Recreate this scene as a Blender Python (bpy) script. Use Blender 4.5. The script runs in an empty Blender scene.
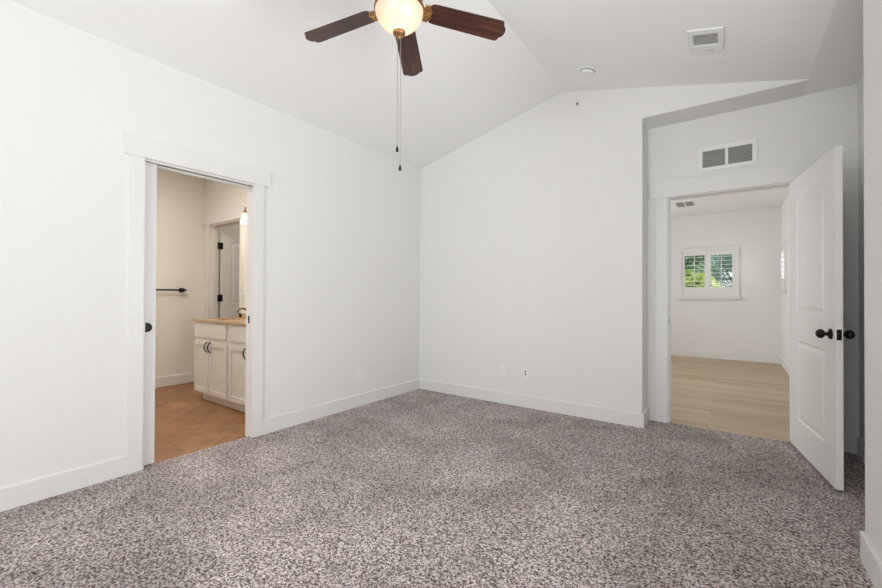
import bpy, bmesh, math, random
from mathutils import Vector, Matrix
random.seed(7)
C = bpy.context.scene.collection
SC = bpy.context.scene
PI = math.pi
R = math.radians

# ------------------------------------------------------------------ camera
yaw, pitch, roll = R(35.8249), R(0.4227), R(0.2192)
F = Vector((-math.sin(yaw) * math.cos(pitch), math.cos(yaw) * math.cos(pitch), math.sin(pitch)))
Rv = Vector((math.cos(yaw), math.sin(yaw), 0))
Uv = Rv.cross(F)
R2 = Rv * math.cos(roll) + Uv * math.sin(roll)
U2 = Uv * math.cos(roll) - Rv * math.sin(roll)
cd = bpy.data.cameras.new('camera')
cam = bpy.data.objects.new('camera', cd)
C.objects.link(cam)
m = Matrix.Identity(4)
for i in range(3):
    m[i][0], m[i][1], m[i][2] = R2[i], U2[i], -F[i]
m[0][3], m[1][3], m[2][3] = 3.1716, -3.9376, 1.16
cam.matrix_world = m
cd.sensor_width = 36
cd.lens = 401.6 / 882 * 36
cd.shift_y = -0.96 / 882
cd.clip_start = 0.02
SC.camera = cam

# ------------------------------------------------------------------ world, exposure, daylight through the windows
w = bpy.data.worlds.new('world')
SC.world = w
w.use_nodes = True
bg = w.node_tree.nodes['Background']
bg.inputs[0].default_value = (0.86, 0.93, 1.0, 1)
bg.inputs[1].default_value = 1.5
SC.view_settings.view_transform = 'Standard'
SC.view_settings.look = 'None'
SC.view_settings.gamma = 1
SC.view_settings.use_curve_mapping = False
SC.view_settings.exposure = 0.0


def area(name, loc, direction, sx, sy, power, col=(1, 1, 1)):
    l = bpy.data.lights.new(name, 'AREA')
    l.shape = 'RECTANGLE'
    l.size, l.size_y = sx, sy
    l.energy = power
    l.color = col
    o = bpy.data.objects.new(name, l)
    C.objects.link(o)
    o.location = loc
    o.rotation_euler = Vector(direction).to_track_quat('-Z', 'Y').to_euler()
    return o


DAY = (0.975, 0.99, 0.985)
area('daylight_right', (4.02, -2.65, 1.20), (-1, 0, 1.0), 1.55, 1.5, 60, DAY)
area('daylight_rear', (2.35, -7.32, 1.10), (0.12, 1, 0.75), 2.1, 2.0, 130, DAY)
area('daylight_far_side', (4.12, 4.79, 1.68), (-1, 0, 0.2), 0.7, 0.8, 7, DAY)
area('added_far_left_light', (-0.45, 2.9, 1.5), (1, 0, 0.25), 2.2, 1.7, 84, DAY)  # added light outside the unseen left window of the far room
area('daylight_far_back', (2.81, 5.62, 1.66), (0, -1, 0.3), 0.9, 0.8, 3, DAY)


def point(name, loc, power, col, radius, parent=None):
    l = bpy.data.lights.new(name, 'POINT')
    l.energy = power
    l.color = col
    l.shadow_soft_size = radius
    o = bpy.data.objects.new(name, l)
    C.objects.link(o)
    o.location = loc
    if parent: o.parent = parent
    return o


# ------------------------------------------------------------------ materials
def new_mat(name):
    mt = bpy.data.materials.new(name)
    mt.use_nodes = True
    nt = mt.node_tree
    return mt, nt, nt.nodes['Principled BSDF']


def lk(nt, a, b): nt.links.new(a, b)


def plain(name, col, rough=0.5, metal=0.0, bump=0.0, scale=200, spec=0.5):
    mt, nt, b = new_mat(name)
    b.inputs['Base Color'].default_value = (*col, 1)
    b.inputs['Roughness'].default_value = rough
    b.inputs['Metallic'].default_value = metal
    b.inputs['Specular IOR Level'].default_value = spec
    if bump:
        tc = nt.nodes.new('ShaderNodeTexCoord')
        n = nt.nodes.new('ShaderNodeTexNoise')
        n.inputs['Scale'].default_value = scale
        n.inputs['Detail'].default_value = 3
        bp = nt.nodes.new('ShaderNodeBump')
        bp.inputs['Strength'].default_value = bump
        bp.inputs['Distance'].default_value = 0.002
        lk(nt, tc.outputs['Object'], n.inputs['Vector'])
        lk(nt, n.outputs['Fac'], bp.inputs['Height'])
        lk(nt, bp.outputs['Normal'], b.inputs['Normal'])
    return mt


WALL = plain('wall_paint', (0.80, 0.79, 0.775), 0.75, bump=0.12, scale=90, spec=0.3)
CEIL = plain('ceiling_paint', (0.89, 0.885, 0.87), 0.85, bump=0.15, scale=70, spec=0.2)
TRIM = plain('trim_paint', (0.785, 0.775, 0.755), 0.42, bump=0.02, scale=30)
BATHWALL = plain('bathroom_paint', (0.82, 0.785, 0.735), 0.7, bump=0.1, scale=90)
CABW = plain('cabinet_paint', (0.82, 0.80, 0.77), 0.35, bump=0.02, scale=40)
BLACK = plain('black_bronze', (0.016, 0.014, 0.013), 0.32, 0.6, bump=0.05, scale=60)
DARK = plain('dark_slot', (0.02, 0.02, 0.02), 0.8)
DUCT = plain('grille_shadow', (0.27, 0.265, 0.25), 0.8)
FIN = plain('fin_grey', (0.50, 0.49, 0.47), 0.5)
PLAST = plain('white_plastic', (0.84, 0.84, 0.82), 0.3)
STEEL = plain('brushed_steel', (0.55, 0.53, 0.5), 0.35, 1.0)
BRONZE = plain('antique_bronze', (0.33, 0.17, 0.075), 0.38, 0.85, bump=0.2, scale=120)
OILED = plain('oiled_bronze', (0.14, 0.075, 0.04), 0.4, 0.7)
GOLD = plain('gilded_bronze', (0.50, 0.30, 0.12), 0.35, 0.9, bump=0.3, scale=150)
CHAIN = plain('chain_metal', (0.42, 0.38, 0.33), 0.4, 0.8)
MIRROR = plain('mirror_silver', (0.9, 0.9, 0.9), 0.02, 1.0)


def glass_mat():
    mt, nt, b = new_mat('window_glass')
    tr = nt.nodes.new('ShaderNodeBsdfTransparent')
    gl = nt.nodes.new('ShaderNodeBsdfGlossy')
    gl.inputs['Roughness'].default_value = 0.02
    fr = nt.nodes.new('ShaderNodeFresnel')
    fr.inputs['IOR'].default_value = 1.3
    mx = nt.nodes.new('ShaderNodeMixShader')
    lk(nt, fr.outputs[0], mx.inputs[0])
    lk(nt, tr.outputs[0], mx.inputs[1])
    lk(nt, gl.outputs[0], mx.inputs[2])
    lk(nt, mx.outputs[0], nt.nodes['Material Output'].inputs[0])
    return mt


GLASS = glass_mat()


def ramp(nt, stops):
    r = nt.nodes.new('ShaderNodeValToRGB')
    e = r.color_ramp.elements
    while len(e) < len(stops): e.new(0.5)
    for k, (p, c) in enumerate(stops):
        e[k].position = p
        e[k].color = (*c, 1)
    return r


def carpet_mat():
    mt, nt, b = new_mat('speckled_carpet')
    tc = nt.nodes.new('ShaderNodeTexCoord')
    v = nt.nodes.new('ShaderNodeTexVoronoi')
    v.inputs['Scale'].default_value = 155
    n2 = nt.nodes.new('ShaderNodeTexNoise')
    n2.inputs['Scale'].default_value = 75
    n2.inputs['Detail'].default_value = 4
    n2.inputs['Roughness'].default_value = 0.8
    n3 = nt.nodes.new('ShaderNodeTexNoise')
    n3.inputs['Scale'].default_value = 2.2
    n3.inputs['Detail'].default_value = 3
    n3.inputs['Distortion'].default_value = 0.6
    for n in (v, n2, n3): lk(nt, tc.outputs['Object'], n.inputs['Vector'])
    sep = nt.nodes.new('ShaderNodeSeparateColor')
    lk(nt, v.outputs['Color'], sep.inputs[0])
    mixf = nt.nodes.new('ShaderNodeMath'); mixf.operation = 'MULTIPLY_ADD'
    lk(nt, sep.outputs[0], mixf.inputs[0]); mixf.inputs[1].default_value = 0.62
    sc2 = nt.nodes.new('ShaderNodeMath'); sc2.operation = 'MULTIPLY_ADD'
    lk(nt, n2.outputs['Fac'], sc2.inputs[0]); sc2.inputs[1].default_value = 1.5; sc2.inputs[2].default_value = -0.56
    lk(nt, sc2.outputs[0], mixf.inputs[2])
    rp = ramp(nt, [(0.16, (0.050, 0.032, 0.028)), (0.36, (0.20, 0.150, 0.140)), (0.50, (0.42, 0.352, 0.338)), (0.78, (0.84, 0.765, 0.75))])
    lk(nt, mixf.outputs[0], rp.inputs[0])
    # pile lying in different directions: patches of slightly different tone
    rp2 = ramp(nt, [(0.35, (0.78, 0.755, 0.74)), (0.65, (1.10, 1.08, 1.09))])
    lk(nt, n3.outputs['Fac'], rp2.inputs[0])
    mx = nt.nodes.new('ShaderNodeMix'); mx.data_type = 'RGBA'; mx.blend_type = 'MULTIPLY'
    mx.inputs['Factor'].default_value = 1
    lk(nt, rp.outputs[0], mx.inputs['A']); lk(nt, rp2.outputs[0], mx.inputs['B'])
    lk(nt, mx.outputs['Result'], b.inputs['Base Color'])
    b.inputs['Roughness'].default_value = 1
    b.inputs['Specular IOR Level'].default_value = 0.05
    b.inputs['Sheen Weight'].default_value = 0.15
    bp = nt.nodes.new('ShaderNodeBump')
    bp.inputs['Strength'].default_value = 0.7
    bp.inputs['Distance'].default_value = 0.006
    lk(nt, mixf.outputs[0], bp.inputs['Height'])
    lk(nt, bp.outputs['Normal'], b.inputs['Normal'])
    return mt


def oak_mat():
    mt, nt, b = new_mat('oak_planks')
    tc = nt.nodes.new('ShaderNodeTexCoord')
    br = nt.nodes.new('ShaderNodeTexBrick')
    br.offset = 0.37
    br.inputs['Scale'].default_value = 1
    br.inputs['Brick Width'].default_value = 1.5
    br.inputs['Row Height'].default_value = 0.125
    br.inputs['Mortar Size'].default_value = 0.0012
    br.inputs['Mortar Smooth'].default_value = 0.2
    br.inputs['Color1'].default_value = (0.42, 0.295, 0.18, 1)
    br.inputs['Color2'].default_value = (0.58, 0.44, 0.30, 1)
    br.inputs['Mortar'].default_value = (0.28, 0.18, 0.10, 1)
    lk(nt, tc.outputs['Object'], br.inputs['Vector'])
    mp = nt.nodes.new('ShaderNodeMapping')
    mp.inputs['Scale'].default_value = (1.6, 26, 1)
    n = nt.nodes.new('ShaderNodeTexNoise')
    n.inputs['Scale'].default_value = 1.3
    n.inputs['Detail'].default_value = 6
    n.inputs['Roughness'].default_value = 0.65
    lk(nt, tc.outputs['Object'], mp.inputs['Vector'])
    lk(nt, mp.outputs[0], n.inputs['Vector'])
    rp = ramp(nt, [(0.3, (0.78, 0.74, 0.70)), (0.7, (1.12, 1.12, 1.12))])
    lk(nt, n.outputs['Fac'], rp.inputs[0])
    mx = nt.nodes.new('ShaderNodeMix'); mx.data_type = 'RGBA'; mx.blend_type = 'MULTIPLY'
    mx.inputs['Factor'].default_value = 1
    lk(nt, br.outputs['Color'], mx.inputs['A']); lk(nt, rp.outputs[0], mx.inputs['B'])
    lk(nt, mx.outputs['Result'], b.inputs['Base Color'])
    b.inputs['Roughness'].default_value = 0.42
    return mt


def tile_mat():
    mt, nt, b = new_mat('terracotta_tile')
    tc = nt.nodes.new('ShaderNodeTexCoord')
    mp = nt.nodes.new('ShaderNodeMapping')
    mp.vector_type = 'TEXTURE'
    # grout lines on x+y=-2.55 and y-x=-1.19
    mp.inputs['Location'].default_value = ((-2.55 + 1.19) / 2, (-2.55 - 1.19) / 2, 0)
    mp.inputs['Rotation'].default_value = (0, 0, R(45))
    br = nt.nodes.new('ShaderNodeTexBrick')
    br.offset = 0.0
    br.inputs['Scale'].default_value = 1
    br.inputs['Brick Width'].default_value = 0.305
    br.inputs['Row Height'].default_value = 0.305
    br.inputs['Mortar Size'].default_value = 0.0035
    br.inputs['Mortar Smooth'].default_value = 0.3
    br.inputs['Color1'].default_value = (0.30, 0.145, 0.062, 1)
    br.inputs['Color2'].default_value = (0.36, 0.185, 0.082, 1)
    br.inputs['Mortar'].default_value = (0.44, 0.28, 0.16, 1)
    lk(nt, tc.outputs['Object'], mp.inputs['Vector'])
    lk(nt, mp.outputs[0], br.inputs['Vector'])
    n = nt.nodes.new('ShaderNodeTexNoise')
    n.inputs['Scale'].default_value = 4.5
    n.inputs['Detail'].default_value = 5
    n.inputs['Distortion'].default_value = 1.2
    lk(nt, tc.outputs['Object'], n.inputs['Vector'])
    rp = ramp(nt, [(0.3, (0.74, 0.70, 0.66)), (0.7, (1.18, 1.2, 1.22))])
    lk(nt, n.outputs['Fac'], rp.inputs[0])
    mx = nt.nodes.new('ShaderNodeMix'); mx.data_type = 'RGBA'; mx.blend_type = 'MULTIPLY'
    mx.inputs['Factor'].default_value = 1
    lk(nt, br.outputs['Color'], mx.inputs['A']); lk(nt, rp.outputs[0], mx.inputs['B'])
    lk(nt, mx.outputs['Result'], b.inputs['Base Color'])
    b.inputs['Roughness'].default_value = 0.5
    return mt


def blade_mat():
    mt, nt, b = new_mat('walnut_blade')
    tc = nt.nodes.new('ShaderNodeTexCoord')
    mp = nt.nodes.new('ShaderNodeMapping')
    mp.inputs['Scale'].default_value = (3, 60, 3)
    n = nt.nodes.new('ShaderNodeTexNoise')
    n.inputs['Scale'].default_value = 1.0
    n.inputs['Detail'].default_value = 5
    n.inputs['Roughness'].default_value = 0.6
    n.inputs['Distortion'].default_value = 0.4
    lk(nt, tc.outputs['Object'], mp.inputs['Vector'])
    lk(nt, mp.outputs[0], n.inputs['Vector'])
    rp = ramp(nt, [(0.30, (0.020, 0.007, 0.005)), (0.52, (0.060, 0.020, 0.013)), (0.75, (0.15, 0.055, 0.034))])
    lk(nt, n.outputs['Fac'], rp.inputs[0])
    lk(nt, rp.outputs[0], b.inputs['Base Color'])
    b.inputs['Roughness'].default_value = 0.33
    return mt


def stone_mat():
    mt, nt, b = new_mat('tan_countertop')
    tc = nt.nodes.new('ShaderNodeTexCoord')
    n = nt.nodes.new('ShaderNodeTexNoise')
    n.inputs['Scale'].default_value = 60
    n.inputs['Detail'].default_value = 5
    lk(nt, tc.outputs['Object'], n.inputs['Vector'])
    rp = ramp(nt, [(0.3, (0.42, 0.27, 0.15)), (0.7, (0.66, 0.47, 0.29))])
    lk(nt, n.outputs['Fac'], rp.inputs[0])
    lk(nt, rp.outputs[0], b.inputs['Base Color'])
    b.inputs['Roughness'].default_value = 0.25
    return mt


def glow_glass(name, col, emit, strength):
    mt, nt, b = new_mat(name)
    tr = nt.nodes.new('ShaderNodeBsdfTranslucent')
    tr.inputs[0].default_value = (*col, 1)
    df = nt.nodes.new('ShaderNodeBsdfDiffuse')
    df.inputs[0].default_value = (*col, 1)
    gl = nt.nodes.new('ShaderNodeBsdfGlossy')
    gl.inputs['Roughness'].default_value = 0.25
    em = nt.nodes.new('ShaderNodeEmission')
    em.inputs[0].default_value = (*emit, 1)
    em.inputs[1].default_value = strength
    a = nt.nodes.new('ShaderNodeMixShader'); a.inputs[0].default_value = 0.35
    lk(nt, tr.outputs[0], a.inputs[1]); lk(nt, df.outputs[0], a.inputs[2])
    g = nt.nodes.new('ShaderNodeMixShader'); g.inputs[0].default_value = 0.05
    lk(nt, a.outputs[0], g.inputs[1]); lk(nt, gl.outputs[0], g.inputs[2])
    ad = nt.nodes.new('ShaderNodeAddShader')
    lk(nt, g.outputs[0], ad.inputs[0]); lk(nt, em.outputs[0], ad.inputs[1])
    lk(nt, ad.outputs[0], nt.nodes['Material Output'].inputs[0])
    return mt


def emis(name, col, s):
    mt, nt, b = new_mat(name)
    b.inputs['Base Color'].default_value = (*col, 1)
    b.inputs['Emission Color'].default_value = (*col, 1)
    b.inputs['Emission Strength'].default_value = s
    return mt


def leaf_mat(name, c1, c2):
    mt, nt, b = new_mat(name)
    tc = nt.nodes.new('ShaderNodeTexCoord')
    n = nt.nodes.new('ShaderNodeTexNoise')
    n.inputs['Scale'].default_value = 3
    lk(nt, tc.outputs['Object'], n.inputs['Vector'])
    rp = ramp(nt, [(0.35, c1), (0.65, c2)])
    lk(nt, n.outputs['Fac'], rp.inputs[0])
    lk(nt, rp.outputs[0], b.inputs['Base Color'])
    b.inputs['Roughness'].default_value = 0.6
    return mt


CARPET, OAK, TILE, BLADE, STONE = carpet_mat(), oak_mat(), tile_mat(), blade_mat(), stone_mat()
BOWL = glow_glass('alabaster_glass', (0.94, 0.85, 0.79), (1.0, 0.72, 0.50), 0.05)
SHADE = glow_glass('sconce_glass', (0.95, 0.90, 0.80), (1.0, 0.80, 0.55), 0.9)
BULB = emis('bulb_glow', (1.0, 0.80, 0.52), 14)

# ------------------------------------------------------------------ helpers
def obj(name, bm, mat, parent=None, smooth=False, bevel=0.0, kind=None, label=None):
    bmesh.ops.recalc_face_normals(bm, faces=bm.faces)
    me = bpy.data.meshes.new(name)
    bm.to_mesh(me)
    bm.free()
    me.materials.append(mat)
    if smooth:
        for f in me.polygons: f.use_smooth = True
    o = bpy.data.objects.new(name, me)
    C.objects.link(o)
    if parent: o.parent = parent
    if bevel:
        b = o.modifiers.new('bevel', 'BEVEL')
        b.width = bevel
        b.segments = 2
        b.limit_method = 'ANGLE'
    if kind: o['kind'] = kind
    if label: o['label'] = label
    return o


def tag(o, label, cat, group=None):
    o['label'] = label
    o['category'] = cat
    if group: o['group'] = group
    return o


def thing(name, label, cat, loc=(0, 0, 0), rot=(0, 0, 0), group=None):
    o = bpy.data.objects.new(name, None)
    C.objects.link(o)
    o.location = loc
    o.rotation_euler = rot
    o.empty_display_size = 0.1
    return tag(o, label, cat, group)


def box(bm, x0, y0, z0, x1, y1, z1, M=None):
    vs = [bm.verts.new((x, y, z)) for x in (x0, x1) for y in (y0, y1) for z in (z0, z1)]
    for f in ((0, 1, 3, 2), (4, 6, 7, 5), (0, 4, 5, 1), (2, 3, 7, 6), (0, 2, 6, 4), (1, 5, 7, 3)):
        bm.faces.new([vs[i] for i in f])
    if M is not None:
        for v in vs: v.co = M @ v.co
    return vs


def bx(*boxes, M=None):
    bm = bmesh.new()
    for b in boxes: box(bm, *b, M=M)
    return bm


def prism(bm, pts, fn, a, b):
    """extrude a 2-D outline pts between a and b; fn(u, v, t) gives the 3-D point"""
    A = [bm.verts.new(fn(u, v, a)) for u, v in pts]
    B = [bm.verts.new(fn(u, v, b)) for u, v in pts]
    n = len(pts)
    for i in range(n):
        bm.faces.new((A[i], A[(i + 1) % n], B[(i + 1) % n], B[i]))
    bm.faces.new(A)
    bm.faces.new(B[::-1])
    return A + B


def lathe(bm, prof, seg=32, M=None, cap=True):
    rings = []
    for r, z in prof:
        if r < 1e-6:
            rings.append([bm.verts.new((0, 0, z))])
        else:
            rings.append([bm.verts.new((r * math.cos(2 * PI * k / seg), r * math.sin(2 * PI * k / seg), z)) for k in range(seg)])
    for a, b in zip(rings, rings[1:]):
        for k in range(seg):
            k2 = (k + 1) % seg
            if len(a) == 1 and len(b) == 1: continue
            if len(a) == 1: bm.faces.new((a[0], b[k], b[k2]))
            elif len(b) == 1: bm.faces.new((a[k], a[k2], b[0]))
            else: bm.faces.new((a[k], a[k2], b[k2], b[k]))
    if cap:
        for r in (rings[0], rings[-1]):
            if len(r) > 1: bm.faces.new(r)
    if M is not None:
        for r in rings:
            for v in r: v.co = M @ v.co


def tube(bm, pts, r, seg=8):
    pts = [Vector(p) for p in pts]
    rings = []
    for i, p in enumerate(pts):
        t = (pts[min(i + 1, len(pts) - 1)] - pts[max(i - 1, 0)]).normalized()
        up = Vector((0, 0, 1)) if abs(t.z) < 0.9 else Vector((1, 0, 0))
        a = t.cross(up).normalized()
        b = t.cross(a)
        rr = r[i] if isinstance(r, (list, tuple)) else r
        rings.append([bm.verts.new(p + (a * math.cos(2 * PI * k / seg) + b * math.sin(2 * PI * k / seg)) * rr) for k in range(seg)])
    for a, b in zip(rings, rings[1:]):
        for k in range(seg):
            bm.faces.new((a[k], a[(k + 1) % seg], b[(k + 1) % seg], b[k]))
    bm.faces.new(rings[0])
    bm.faces.new(rings[-1][::-1])


def ball(bm, c, r, seg=16, sx=1, sy=1, sz=1):
    bmesh.ops.create_uvsphere(bm, u_segments=seg, v_segments=seg // 2, radius=1,
                              matrix=Matrix.Translation(c) @ Matrix.Diagonal((r * sx, r * sy, r * sz, 1)))


def wall_cells(axis, p0, p1, a0, a1, z0, z1, holes):
    """wall slab between planes p0 and p1 across `axis`, spanning a0..a1 by z0..z1, with rectangular holes (a, z, a, z)"""
    As = sorted({a0, a1, *[h[0] for h in holes], *[h[2] for h in holes]})
    Zs = sorted({z0, z1, *[h[1] for h in holes], *[h[3] for h in holes]})
    solid = {}
    for i in range(len(As) - 1):
        for j in range(len(Zs) - 1):
            ca, cz = (As[i] + As[i + 1]) / 2, (Zs[j] + Zs[j + 1]) / 2
            solid[i, j] = not any(h[0] < ca < h[2] and h[1] < cz < h[3] for h in holes)
    bm = bmesh.new()
    cache = {}

    def V(p, a, z):
        k = (p, a, z)
        if k not in cache:
            cache[k] = bm.verts.new((p, a, z) if axis == 0 else (a, p, z))
        return cache[k]
    for (i, j), s in solid.items():
        if not s: continue
        a, b, c, d = As[i], As[i + 1], Zs[j], Zs[j + 1]
        for p in (p0, p1):
            bm.faces.new([V(p, a, c), V(p, b, c), V(p, b, d), V(p, a, d)])
        for (di, dj, q) in ((-1, 0, (a, c, a, d)), (1, 0, (b, c, b, d)), (0, -1, (a, c, b, c)), (0, 1, (a, d, b, d))):
            if not solid.get((i + di, j + dj), False):
                bm.faces.new([V(p0, q[0], q[1]), V(p0, q[2], q[3]), V(p1, q[2], q[3]), V(p1, q[0], q[1])])
    return bm


def struct(name, bm, mat, label=None, bevel=0.0, parent=None):
    o = obj(name, bm, mat, parent, bevel=bevel)
    if parent is None: o['kind'] = 'structure'
    if label: o['label'] = label
    return o


# ------------------------------------------------------------------ dimensions
EAVE, RIDGE, XR, XS = 2.755, 3.200, 1.815, 3.632
YREAR = -7.0
SL = (RIDGE - EAVE) / XR
NICHE_D, NX0, NX1 = 0.296, 2.533, 3.94
BX0, BY1, BY0 = -2.67, -1.386, -3.7     # bathroom
FY, FX1, FX0 = 5.30, 3.89, -0.2         # far room
NW = 3.65                                # near right wall face

# ------------------------------------------------------------------ floors
struct('floor', bx((-0.05, YREAR, -0.06, NX1, NICHE_D + 0.02, 0.0)), CARPET, 'mottled grey-brown carpet of the bedroom')
struct('floor_bathroom', bx((BX0, BY0, -0.07, -0.05, 0.3, -0.006)), TILE, 'brown tile laid diagonally behind the left doorway')
struct('floor_far_room', bx((FX0, NICHE_D + 0.02, -0.07, FX1 + 0.0, FY, -0.008)), OAK, 'light oak planks in the room beyond the open door')

# ------------------------------------------------------------------ ceilings
bm = bmesh.new()
def xz(u, v, t): return (u, t, v)
prism(bm, [(-0.100, EAVE - SL * 0.115), (0, EAVE), (XR, RIDGE), (XS, EAVE), (NX1, EAVE), (NX1, EAVE + 0.15), (XS + .05, EAVE + .15), (XR, RIDGE + 0.15), (-0.100, EAVE + 0.12)], xz, YREAR, 0.0)
box(bm, XS, 0.0, EAVE, NX1, NICHE_D, EAVE + 0.15)
struct('ceiling', bm, CEIL, 'vaulted white ceiling with a ridge and a flat strip on its right')
struct('ceiling_bathroom', bx((BX0, BY0, 2.75, -0.100, 0.3, 2.85)), CEIL)
struct('ceiling_far_room', bx((FX0, NICHE_D + 0.115, EAVE, FX1, FY, EAVE + 0.1)), CEIL)

# ------------------------------------------------------------------ walls
LY0, LY1, LZ = -2.930, -2.160, 2.07       # left doorway opening
struct('wall_left', wall_cells(0, -0.100, 0.0, YREAR, 0.0, -0.06, EAVE, [(LY0 - 0.75, -0.06, LY1, LZ)]), WALL)
# faces of the pocket into which the sliding door goes
struct('wall_left_pocket', bx((-0.022, LY0 - 0.75, -0.06, 0.0, LY0, LZ), (-0.100, LY0 - 0.75, -0.06, -0.073, LY0, LZ)), WALL)

bm = bmesh.new()
gable = [(-0.100, -0.06), (NX0, -0.06), (NX0, EAVE - 0.006), (XS, EAVE - 0.006), (XS, EAVE), (XR, RIDGE), (0, EAVE), (-0.100, EAVE)]
prism(bm, gable, xz, 0.0, NICHE_D)
struct('wall_back', bm, WALL)
DX0, DX1, DZ = 2.688, 3.578, 2.090          # entry opening
struct('wall_niche_back', wall_cells(1, NICHE_D, NICHE_D + 0.115, FX0 - 0.1, NX1 + 0.1, -0.06, EAVE + 0.1, [(DX0, -0.06, DX1, DZ)]), WALL)
struct('wall_niche_right', bx((NX1, -1.40, -0.06, NX1 + 0.1, NICHE_D, EAVE + 0.1)), WALL)
WR = (-3.45, 0.65, -1.87, 2.2)
struct('wall_right', wall_cells(0, NW, NX1, YREAR, -1.401, -0.06, EAVE, [WR]), WALL)
bm = wall_cells(1, YREAR - 0.15, YREAR, -0.100, NX1, -0.06, EAVE, [(1.3, 0.25, 3.4, 2.35)])
prism(bm, [(0, EAVE), (XS, EAVE), (XR, RIDGE)], xz, YREAR - 0.15, YREAR)
struct('wall_rear', bm, WALL)
# bathroom shell
struct('wall_bathroom_west', bx((BX0 - 0.1, BY0, -0.07, BX0, 0.3, 2.85)), BATHWALL)
struct('wall_bathroom_south', bx((BX0 - 0.1, BY0 - 0.1, -0.07, -0.100, BY0, 2.85)), BATHWALL)
struct('wall_closet_back', bx((BX0, 0.3, -0.07, -0.100, 0.4, 2.85)), BATHWALL)
TD0, TD1, TDZ = -2.50, -1.700, 2.085
struct('wall_bathroom_north', wall_cells(1, BY1, BY1 + 0.115, BX0, -0.100, -0.07, 2.75, [(TD0, -0.07, TD1, TDZ)]), BATHWALL)
struct('wall_bathroom_east', wall_cells(0, -0.103, -0.1001, BY0, BY1, -0.07, 2.75, [(LY0, -0.07, LY1, LZ)]), BATHWALL)
# far room shell
W1 = (2.345, 1.17, 3.277, 2.10)
struct('wall_far_back', wall_cells(1, FY, FY + 0.14, FX0 - 0.1, FX1 + 0.14, -0.07, EAVE + 0.1, [W1]), WALL)
W2 = (4.46, 1.30, 5.10, 2.07)
struct('wall_far_right', wall_cells(0, FX1, FX1 + 0.14, NICHE_D + 0.115, FY, -0.07, EAVE + 0.1, [W2]), WALL)
W3 = (1.8, 0.65, 4.0, 2.35)
struct('wall_far_left', wall_cells(0, FX0 - 0.14, FX0, NICHE_D + 0.115, FY, -0.07, EAVE + 0.1, [W3]), WALL)

# ------------------------------------------------------------------ baseboards
BH, BT = 0.127, 0.014
prof = [(0, 0), (BT, 0), (BT, BH - 0.008), (BT - 0.005, BH), (0, BH)]
def board(name, fn, a, b, mat=TRIM):
    bm = bmesh.new()
    prism(bm, prof, fn, a, b)
    return struct(name, bm, mat)
board('baseboard_left', lambda u, v, t: (u, t, v), YREAR, LY0 - 0.083)
board('baseboard_left_far', lambda u, v, t: (u, t, v), LY1 + 0.072, 0.0)
board('baseboard_back', lambda u, v, t: (t, -u, v), BT, NX0 + BT)
board('baseboard_niche_left', lambda u, v, t: (NX0 + u, t, v), 0.0, NICHE_D)
board('baseboard_niche_back', lambda u, v, t: (t, NICHE_D - u, v), NX0 + BT, 2.60)
board('baseboard_niche_back_right', lambda u, v, t: (t, NICHE_D - u, v), 3.665, NX1 - BT)
board('baseboard_niche_right', lambda u, v, t: (NX1 - u, t, v), -1.40 + BT, NICHE_D)
board('baseboard_right_end', lambda u, v, t: (t, -1.401 + u, v), NW - BT, NX1)
board('baseboard_right', lambda u, v, t: (NW - u, t, v), YREAR, -1.401)
board('baseboard_bathroom', lambda u, v, t: (BX0 + u, t, v), BY0, BY1)
board('baseboard_bathroom_north', lambda u, v, t: (t, BY1 - u, v), BX0 + BT, -2.59)
board('baseboard_far_back', lambda u, v, t: (t, FY - u, v - 0.008), FX0, FX1 - BT)
board('baseboard_far_right', lambda u, v, t: (FX1 - u, t, v - 0.008), NICHE_D + 0.115, FY)

# ------------------------------------------------------------------ door trim
# left doorway: jambs, head with the pocket track, flat casing and a taller head board
struct('trim_1', bx((0, LY0 - 0.083, BH, BT, LY0, LZ + 0.002), (0, LY0 - 0.083, 0, BT, LY0, BH)), TRIM, bevel=0.0015)
struct('trim_2', bx((0, LY1 - 0.015, 0, BT, LY1 + 0.072, LZ + 0.002)), TRIM, bevel=0.0015)
struct('trim_3', bx((0, LY0 - 0.115, LZ + 0.002, 0.020, LY1 + 0.122, LZ + 0.137)), TRIM, bevel=0.0015)
struct('trim_4', bx((-0.103, LY1 - 0.016, -0.006, 0.0, LY1 - 0.0001, LZ - 0.02)), TRIM, bevel=0.001)
struct('trim_5', bx((-0.022, LY0, LZ - 0.012, 0.0, LY1, LZ), (-0.103, LY0, LZ - 0.02, -0.073, LY1, LZ)), TRIM, bevel=0.001)
struct('trim_6', bx((-0.073, LY0 - 0.7, LZ - 0.005, -0.022, LY1, LZ)), plain('track_grey', (0.22, 0.22, 0.21), 0.5))
struct('trim_7', bx((-0.022, LY0 - 0.0001, 0.0, 0.0, LY0 + 0.012, LZ - 0.02), (-0.103, LY0 - 0.0001, -0.006, -0.073, LY0 + 0.012, LZ - 0.02)), TRIM)
# entry doorway
JY0, JY1 = NICHE_D, NICHE_D + 0.115
struct('trim_8', bx((DX0, JY0 - 0.002, 0, DX0 + 0.018, JY1 + 0.002, DZ - 0.018), (DX0 + 0.018, JY0 + 0.045, 0, DX0 + 0.028, JY0 + 0.08, DZ - 0.018)), TRIM, bevel=0.001)
struct('trim_9', bx((DX1 - 0.018, JY0 - 0.002, 0, DX1, JY1 + 0.002, DZ - 0.018)), TRIM, bevel=0.001)
struct('trim_10', bx((DX0, JY0 - 0.002, DZ - 0.018, DX1, JY1 + 0.002, DZ)), TRIM, bevel=0.001)
struct('trim_11', bx((DX0 - 0.085, JY0 - 0.017, 0, DX0 + 0.006, JY0, DZ - 0.010)), TRIM, bevel=0.0015)
struct('trim_12', bx((DX1 - 0.006, JY0 - 0.017, 0, DX1 + 0.085, JY0, DZ - 0.010)), TRIM, bevel=0.0015)
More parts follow.
